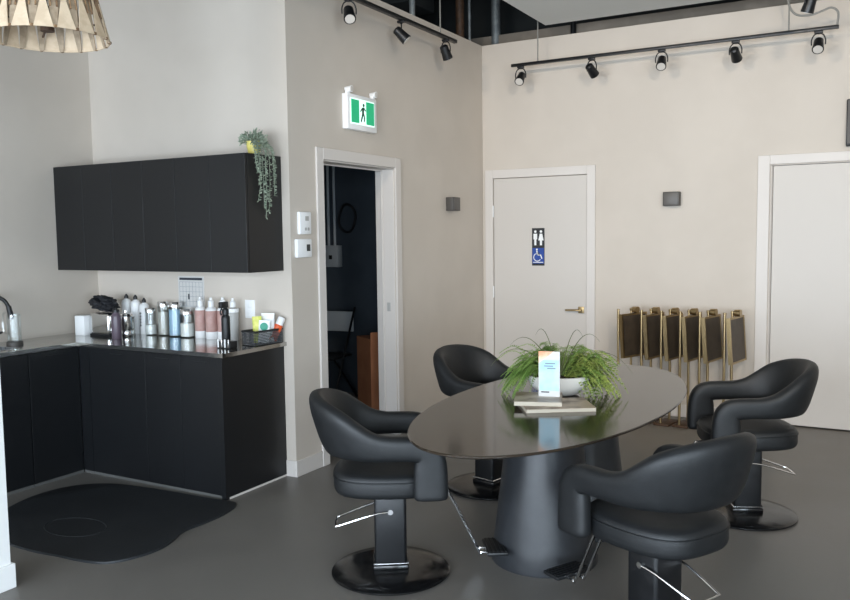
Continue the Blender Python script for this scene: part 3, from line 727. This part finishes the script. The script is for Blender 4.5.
# ------------------------------------------------------------------ table
TC = (-1.443, 4.012); TR = math.radians(-1.9)
t = thing('oval_table', 'large oval dark glossy dining table on cone pedestals', 'table', (TC[0], TC[1], 0), TR)
bm = NB(); seg = 96
def ell(a, b, z): return [Vector((a*math.cos(2*PI*i/seg), b*math.sin(2*PI*i/seg), z)) for i in range(seg)]
A_, B_ = 0.557, 1.224
loft(bm, [ell(A_-0.05, B_-0.05, 0.728), ell(A_-0.006, B_-0.006, 0.742), ell(A_, B_, 0.746), ell(A_, B_, 0.752), ell(A_-0.004, B_-0.004, 0.755)])
obj('tabletop', bm, 'tabletop', t, ang=30)
for y in (-0.25, 0.26):
    bm = NB(); lathe(bm, [(0, 0), (0.262, 0), (0.264, 0.01), (0.25, 0.10), (0.215, 0.38), (0.19, 0.60), (0.18, 0.728), (0, 0.728)], (0, y, 0), 56)
    obj('pedestal', bm, 'cone', t)
    bm = NB(); lathe(bm, [(0.262, 0), (0.267, 0), (0.267, 0.006), (0.263, 0.008)], (0, y, 0), 56)

# ------------------------------------------------------------------ salon chairs
def make_chair(label):
    t = thing('salon_chair', label, 'chair', (0, 0, 0), 0, 'black salon chairs around the oval table')
    bm = NB(); lathe(bm, [(0, 0), (0.278, 0), (0.284, 0.005), (0.284, 0.011), (0.274, 0.018), (0.20, 0.030), (0.12, 0.036), (0, 0.036)], seg=64); obj('base', bm, 'gloss', t)
    bm = NB(); box(bm, -0.078, 0.078, -0.076, 0.076, 0.034, 0.393, bev=0.016, seg=3); p = obj('column', bm, 'blackm', t)
    bm = NB(); tube(bm, [(-0.081, -0.079, 0.068), (0.081, -0.079, 0.068), (0.081, 0.079, 0.068), (-0.081, 0.079, 0.068)], 0.0035, 6, closed=True)
    obj('chrome_band', bm, 'chrome', p)
    obj('collar', bx(-0.086, 0.086, -0.084, 0.084, 0.034, 0.060, bev=0.008), 'gloss', p)
    bm = NB(); box(bm, -0.10, 0.10, -0.10, 0.17, 0.393, 0.420, bev=0.006); obj('seat_plate', bm, 'blackm', t)
    # seat cushion
    bm = NB(); rings = []
    def so(k):
        o = []
        for x, y in superell(0.230*k, 0.252*k, 3.2, 56):
            yy = y if y > 0 else y*1.02
            o.append((x*(1-0.12*max(0, -y)/0.27), yy-0.005))
        return o
    for z, k in ((0.418, 0.90), (0.423, 0.955), (0.433, 0.985), (0.448, 1.0), (0.490, 1.0), (0.500, 0.992), (0.514, 0.975), (0.524, 0.93), (0.531, 0.82), (0.534, 0.6), (0.535, 0.25)):
        rings.append([Vector((x, y, z)) for x, y in so(k)])
    loft(bm, rings); s = obj('seat', bm, 'leather', t, ang=60)
    bm = NB(); tube(bm, [Vector((x, y, 0.496)) for x, y in so(1.0)], 0.004, 6, closed=True); obj('piping', bm, 'leather', s)
    # arms and back: one band swept round the seat
    half = [  # x, y, z(centre), height, thickness, plan angle of the outward normal (deg from +x toward -y), lean
        (0.262, 0.180, 0.430, 0.120, 0.052, 0, 0), (0.262, 0.180, 0.440, 0.150, 0.074, 0, 0), (0.262, 0.180, 0.49, 0.154, 0.074, 0, 0), (0.262, 0.180, 0.56, 0.150, 0.074, 0, 0), (0.262, 0.178, 0.61, 0.140, 0.074, 0, 0.0),
        (0.262, 0.164, 0.643, 0.128, 0.075, 0, 0.0), (0.262, 0.124, 0.660, 0.114, 0.076, 0, 0.02), (0.262, 0.055, 0.664, 0.110, 0.076, 0, 0.04), (0.261, -0.02, 0.666, 0.114, 0.076, 4, 0.07),
        (0.254, -0.096, 0.676, 0.138, 0.078, 14, 0.12), (0.234, -0.168, 0.698, 0.186, 0.080, 30, 0.18), (0.196, -0.228, 0.722, 0.238, 0.082, 46, 0.24), (0.137, -0.274, 0.736, 0.270, 0.084, 64, 0.27), (0.068, -0.299, 0.743, 0.285, 0.084, 78, 0.29), (0, -0.306, 0.745, 0.290, 0.084, 90, 0.30)]
    full = half + [(-x, y, z, h, th, 180-an, le) for x, y, z, h, th, an, le in half[-2::-1]]
    P = smooth_pts([f[:3] for f in full], 3); Q = smooth_pts([f[3:6] for f in full], 3); Ln = smooth_pts([(f[6], 0, 0) for f in full], 3)
    sec = []
    for i, p in enumerate(P):
        T = (P[min(i+1, len(P)-1)]-P[max(i-1, 0)]).normalized()
        an = math.radians(Q[i].z); Nn = Vector((math.cos(an), -math.sin(an), 0))
        Nn = (Nn - T*Nn.dot(T)).normalized(); B = T.cross(Nn)
        B = (B + Nn*Ln[i].x).normalized(); N2 = (Nn - B*Nn.dot(B)).normalized()
        sec.append([p + N2*x + B*z for x, z in superell(Q[i].y/2, Q[i].x/2, 3.0, 28)])
    k1 = 3*8+1; n = len(sec)
    for nm, a, b in (('armrest', 0, k1), ('backrest', k1, n-1-k1), ('armrest', n-1-k1, n-1)):
        bm = NB(); loft(bm, sec[a:b+1]); obj(nm, bm, 'leather', t, ang=50)
    # footrest
    bm = NB()
    for x in (-0.028, 0.028): tube(bm, smooth_pts([(x, 0.16, 0.413), (x, 0.25, 0.41), (x, 0.28, 0.385), (x, 0.415, 0.105), (x, 0.435, 0.088), (x, 0.46, 0.085), (x, 0.52, 0.085)], 3), 0.0065, 8)
    f = obj('footrest', bm, 'chrome', t)
    bm = NB(); box(bm, -0.10, 0.10, 0.455, 0.555, 0.091, 0.108, bev=0.005)
    for k in range(5): box(bm, -0.09, 0.09, 0.465+k*0.019, 0.471+k*0.019, 0.108, 0.112)
    obj('foot_plate', bm, 'blackp', f)
    # pump lever
    bm = NB(); tube(bm, smooth_pts([(-0.086, 0.0, 0.318), (-0.086, -0.08, 0.308), (-0.07, -0.235, 0.258), (-0.05, -0.255, 0.252), (0.05, -0.255, 0.252), (0.07, -0.235, 0.258), (0.086, -0.08, 0.308), (0.086, 0.0, 0.318)], 4), 0.005, 8)
    h = obj('pump_lever', bm, 'chrome', t)
    for x in (-0.084, 0.084):
        bm = NB(); tube(bm, [(x-0.007, 0, 0.318), (x+0.007, 0, 0.318)], 0.013, 10); obj('pivot', bm, 'chrome', h)
    return t
def face(deg): return math.radians(deg-90)      # front (+y) turned to face this world heading
ch = make_chair('black leather salon chair at left front, its back toward the doorway')
ch.location = (-2.04, 3.26, 0); ch.rotation_euler = (0, 0, face(33))
dup(ch, (-2.165, 4.68, 0), face(-13), 'black leather salon chair at far left of table, half behind tabletop')
dup(ch, (-0.766, 3.19, 0), face(152), 'nearest black leather salon chair at right front, cut by bottom edge')
dup(ch, (-0.672, 4.87, 0), face(205), 'black leather salon chair at far right, before the white door')

# ------------------------------------------------------------------ things on the table
ZTB = 0.7552
bt = thing('magazine', 'larger magazine lying under the other on the oval table', 'magazine', (-1.405, 3.80, ZTB), math.radians(33), 'magazines on the table')
obj('pages', bx(-0.168, 0.168, -0.125, 0.125, 0.001, 0.017), 'pages', bt, smooth=False)
obj('cover', bx(-0.17, 0.17, -0.127, 0.127, 0.017, 0.0185), 'cover', bt, smooth=False); obj('back_cover', bx(-0.17, 0.17, -0.127, 0.127, 0, 0.001), 'cover', bt, smooth=False)
bt = thing('magazine', 'smaller pale magazine on top of the larger one under the card', 'magazine', (-1.50, 3.815, ZTB+0.0188), math.radians(20), 'magazines on the table')
obj('pages', bx(-0.115, 0.115, -0.125, 0.125, 0.001, 0.019), 'pages', bt, smooth=False)
obj('cover', bx(-0.117, 0.117, -0.127, 0.127, 0.019, 0.0205), 'cover2', bt, smooth=False); obj('back_cover', bx(-0.117, 0.117, -0.127, 0.127, 0, 0.001), 'cover2', bt, smooth=False)
t = thing('display_card', 'pale blue and white info card with peach corner standing on magazines', 'card', (-1.455, 3.845, ZTB+0.0395), math.radians(12))
W2, HC2 = 0.053, 0.228
obj('card', bx(-W2, W2, -0.002, 0.002, 0, HC2), 'paper', t, smooth=False)
obj('blue_wash', bx(-W2+0.004, W2-0.004, -0.0026, -0.002, 0.03, 0.185), 'paleblue', t, smooth=False)
bm = NB(); yprism(bm, [(-W2, HC2), (-W2, HC2-0.06), (-W2+0.075, HC2)], -0.0028, -0.002); obj('peach_corner', bm, 'peach', t, smooth=False)
bm = NB()
for z, x0_, x1_ in ((0.165, -0.02, 0.03), (0.152, -0.026, 0.02), (0.14, -0.01, 0.032)): box(bm, x0_, x1_, -0.0031, -0.0026, z, z+0.005)
obj('printed_lines', bm, 'ink', t, smooth=False)
bm = NB(); box(bm, -0.04, 0.0, -0.0031, -0.002, 0.02, 0.026); obj('footer_line', bm, 'inkd', t, smooth=False)

# planter with ferns
pl = thing('planter', 'white bowl planter of green ferns in the middle of the table', 'plant', (-1.50, 4.11, ZTB), math.radians(25))
bm = NB(); prof = [(0, 0), (0.075, 0), (0.10, 0.01), (0.145, 0.055), (0.165, 0.105), (0.158, 0.108), (0.14, 0.085), (0, 0.08)]
lathe(bm, prof, seg=48, sx=1.05, sy=0.85); obj('bowl', bm, 'ceramic', pl)
bm = NB(); lathe(bm, [(0, 0.078), (0.13, 0.080), (0.14, 0.092), (0.07, 0.100), (0, 0.102)], seg=32, sx=1.05, sy=0.85); obj('soil', bm, 'soil', pl)
def frond(bm, start, az, L, rise, droop, nleaf, lw, ll, curl=0.0):
    s = Vector(start); h = Vector((math.cos(az), math.sin(az), 0)); pts = []
    for i in range(nleaf+1):
        u = i/nleaf
        pts.append(s + h*(L*u*(1-0.12*u)) + Vector((0, 0, rise*math.sin(min(u*1.35, 1)*PI/2) - droop*u*u)) + Vector((-h.y, h.x, 0))*curl*u*u)
    for i in range(1, nleaf):
        p = pts[i]
        if p.z < -0.045: p.z = -0.045
        tdir = (pts[i+1]-pts[i-1]).normalized(); side = tdir.cross(Vector((0, 0, 1))).normalized(); u = i/nleaf
        k = math.sin(PI*min(1, 0.12+u*0.88))**0.6
        for sg in (-1, 1):
            leaf(bm, p, side*sg + tdir*0.45 + Vector((0, 0, random.uniform(-0.3, 0.15))), Vector((0, 0, 1)), ll*k, lw)
    tube(bm, pts[::3] + [pts[-1]], 0.0013, 4)
Z0 = 0.085
CAMW = math.radians(-66-25)
def facing(az): return abs((az-CAMW+PI) % (2*PI) - PI) < 0.85
def LA(wang): return math.radians(wang) - math.radians(25)
VW = Vector((-0.30, 0.95))     # roughly the viewing direction in plan
bm = NB()
for i in range(120):
    az = random.uniform(0, 2*PI); r = random.uniform(0, 0.09)
    if facing(az): az += PI
    frond(bm, (r*math.cos(az)*1.2, r*math.sin(az), Z0), az+random.uniform(-.4, .4), random.uniform(0.12, 0.27), random.uniform(0.08, 0.21), random.uniform(0.03, 0.17), 22, 0.008, random.uniform(0.022, 0.034), random.uniform(-.04, .04))
for i in range(70):
    az = LA(208) + random.gauss(0, 0.45)
    if facing(az): continue
    frond(bm, (0.05*math.cos(az), 0.04*math.sin(az), Z0), az, random.uniform(0.2, 0.32), random.uniform(0.09, 0.17), random.uniform(0.10, 0.22), 26, 0.008, random.uniform(0.024, 0.036), random.uniform(-.05, .05))
obj('fern_fronds', bm, 'fern', pl, smooth=False)
bm = NB()
for i in range(150):
    az = LA(8) + random.gauss(0, 0.6)
    if facing(az): continue
    frond(bm, (0.07*math.cos(az)+random.uniform(-.04, .04), 0.06*math.sin(az), Z0), az, random.uniform(0.10, 0.30), random.uniform(0.06, 0.19), random.uniform(0.05, 0.26), 16, 0.016, random.uniform(0.018, 0.028), random.uniform(-.06, .06))
obj('leafy_sprays', bm, 'fern2', pl, smooth=False)
bm = NB()
for i, (w, L, rz_, dr) in enumerate(((203, 0.36, 0.20, 0.12), (196, 0.26, 0.24, 0.05), (15, 0.38, 0.19, 0.14), (70, 0.20, 0.27, 0.05), (50, 0.25, 0.25, 0.05), (150, 0.2, 0.27, 0.04))):
    az = LA(w); h = Vector((math.cos(az), math.sin(az), 0)); pts = [Vector((0, 0, Z0)) + h*L*u + Vector((0, 0, rz_*math.sin(u*PI*0.62) - dr*u**3)) for u in [k/12 for k in range(13)]]
    tube(bm, pts, [0.0035*(1-0.85*k/12) for k in range(13)], 5)
obj('grass_blades', bm, 'blade', pl)

# ------------------------------------------------------------------ folded brass stands at the back wall
def make_stand(label):
    t = thing('folding_stand', label, 'folding stand', (0, 0, 0), 0, 'folded brass stands along the back wall')
    # local x along the panel, -y the side the panel faces
    for x in (-0.155, 0.02):
        bm = NB(); tube(bm, [(x, 0.018, 0.018), (x, 0.018, 0.95)], 0.011, 10); p = obj('pole', bm, 'brass', t)
        bm = NB(); lathe(bm, [(0, 0.95), (0.013, 0.95), (0.013, 0.958), (0, 0.962)], (x, 0.018, 0), 10); obj('end_cap', bm, 'brass', p)
    bm = NB(); box(bm, -0.18, 0.05, -0.06, 0.07, 0.0, 0.02, bev=0.004); obj('foot', bm, 'brown', t)
    R = Matrix.Translation((0, 0, 0.90)) @ Matrix.Rotation(math.radians(-4), 4, 'X')
    bm = NB(); box(bm, -0.155, 0.165, -0.022, -0.006, -0.34, 0.0, rot=R); pn = obj('panel', bm, 'walnut', t, smooth=False)
    bm = NB()
    for b in ((-0.171, -0.155, -0.029, 0.003, -0.356, 0.016), (0.165, 0.181, -0.026, 0.0, -0.356, 0.016), (-0.155, 0.165, -0.026, 0.0, -0.356, -0.34), (-0.155, 0.165, -0.026, 0.0, 0.0, 0.016)): box(bm, *b, rot=R)
    obj('rim', bm, 'brass', pn, smooth=False)
    bm = NB(); tube(bm, [(0.02, 0.0, 0.945), (0.02, -0.05, 0.945)], [0.026, 0.03], 16); tube(bm, [(0.02, 0.03, 0.945), (0.02, 0.0, 0.945)], 0.010, 8); obj('clamp_knob', bm, 'brass', t)
    return t
stx = [(-1.895, 6.98, 68), (-1.72, 6.98, 78), (-1.56, 6.98, 79), (-1.407, 6.98, 79), (-1.253, 6.98, 79), (-1.065, 6.98, 80)]
lb = ['leftmost folded brass stand, its dark panel showing widest', 'second folded brass stand from the left, next to the widest panel', 'third folded brass stand from the left along beige wall', 'fourth folded brass stand from the left along beige wall', 'fifth folded brass stand from the left, second from the right end', 'last folded brass stand at right, nearest the white door']
st = None
for (x, y, a), l in zip(stx, lb):
    if st is None: st = make_stand(l); st.location = (x, y, 0); st.rotation_euler = (0, 0, math.radians(a))
    else: dup(st, (x, y, 0), math.radians(a), l)

# ------------------------------------------------------------------ dim storage room
t = thing('cardboard_box', 'tall brown cardboard box standing in the dark doorway', 'box', (-3.80, 5.90, 0), math.radians(55))
obj('carton', bx(-0.12, 0.12, -0.16, 0.16, 0, 0.74, bev=0.003), 'cardb', t, smooth=False)
bm = NB(); box(bm, -0.12, 0.12, -0.165, -0.16, 0.70, 0.80); obj('flap', bm, 'cardb', t, smooth=False)
t = thing('folding_chair', 'dark folding chair in the dim room behind the doorway', 'chair', (-4.74, 6.42, 0), math.radians(8))
bm = NB(); box(bm, -0.2, 0.2, -0.2, 0.2, 0.43, 0.455, bev=0.01); obj('seat', bm, 'blackp', t)
bm = NB(); box(bm, -0.2, 0.2, 0.24, 0.26, 0.66, 0.86, bev=0.01); obj('backrest', bm, 'storeg', t)
for sx_ in (-0.215, 0.215):
    bm = NB(); tube(bm, [(sx_, -0.26, 0.011), (sx_, 0.25, 0.90)], 0.011, 8); obj('leg', bm, 'blackm', t)
    bm = NB(); tube(bm, [(sx_*0.95, 0.28, 0.011), (sx_*0.95, -0.18, 0.44)], 0.011, 8); obj('leg', bm, 'blackm', t)
t = thing('electrical_panel', 'dim grey electrical box on the dark room wall', 'electrical box', (-4.925, 6.90, 1.40), -PI/2)
obj('case', bx(0.001, 0.08, -0.085, 0.085, -0.11, 0.11, bev=0.004), 'storeg', t); obj('latch', bx(0.08, 0.086, -0.02, 0.015, -0.03, 0.01), 'blackp', t)
for y, l in ((-4.975, 'left dim conduit above the electrical box'), (-4.90, 'right dim conduit above the electrical box')):
    bm = NB(); tube(bm, [(y, 6.86, 1.51), (y, 6.86, 3.3)], 0.014, 8); o = obj('conduit', bm, 'storeg'); tag(o, l, 'pipe', 'conduits in the dim room')
bm = NB(); tube(bm, [(-4.75+0.10*math.cos(a), 6.87+0.01*math.sin(a*3), 1.78+0.14*math.sin(a)) for a in [i*2*PI/32 for i in range(32)]], 0.014, 8, closed=True)
o = obj('cable_coil', bm, 'blackp'); tag(o, 'black cable coil hanging on the dark room wall', 'cable')

# ------------------------------------------------------------------ light
def area(name, loc, size, energy, col, direction):
    l = bpy.data.lights.new(name, 'AREA'); l.shape = 'RECTANGLE'; l.size, l.size_y = size; l.energy = energy; l.color = col
    o = bpy.data.objects.new(name, l); C.objects.link(o); o.location = loc
    o.rotation_euler = Vector(direction).to_track_quat('-Z', 'Y').to_euler(); return o
for i, (a, b) in enumerate(WX):
    area('window_daylight_%d' % (i+1), ((a+b)/2, FY-0.16, 1.35), (b-a-0.1, 2.1), (120, 170, 170)[i], (0.84, 0.91, 1.0), (0, 1, -0.1))
area('window_daylight_4', (RX+0.16, (WY[0]+WY[1])/2, 1.35), (WY[1]-WY[0]-0.1, 2.1), 190, (0.80, 0.91, 1.0), (-1, 0, -0.12))
def lamp(loc, energy, col, aim, size=1.1, blend=0.8, rad=0.14):
    l = bpy.data.lights.new('ceiling_spot', 'SPOT'); l.energy = energy; l.color = col; l.spot_size = size*2; l.spot_blend = blend; l.shadow_soft_size = rad
    o = bpy.data.objects.new('ceiling_spot', l); C.objects.link(o); o.location = loc
    o.rotation_euler = (Vector(aim)-Vector(loc)).to_track_quat('-Z', 'Y').to_euler()
lamp((-2.4, 1.6, 3.38), 180, (1.0, 0.86, 0.70), (-1.3, 7.2, 2.3), 0.62)
lamp((0.8, 1.2, 3.3), 190, (1.0, 0.88, 0.74), (-0.5, 7.2, 2.4), 0.75)
w = bpy.data.worlds.new('world'); S.world = w; w.use_nodes = True
bg = w.node_tree.nodes['Background']; bg.inputs[0].default_value = (0.75, 0.86, 1.0, 1); bg.inputs[1].default_value = 1.0
S.view_settings.view_transform = 'Standard'; S.view_settings.look = 'None'; S.view_settings.gamma = 1.0; S.view_settings.exposure = 0.66
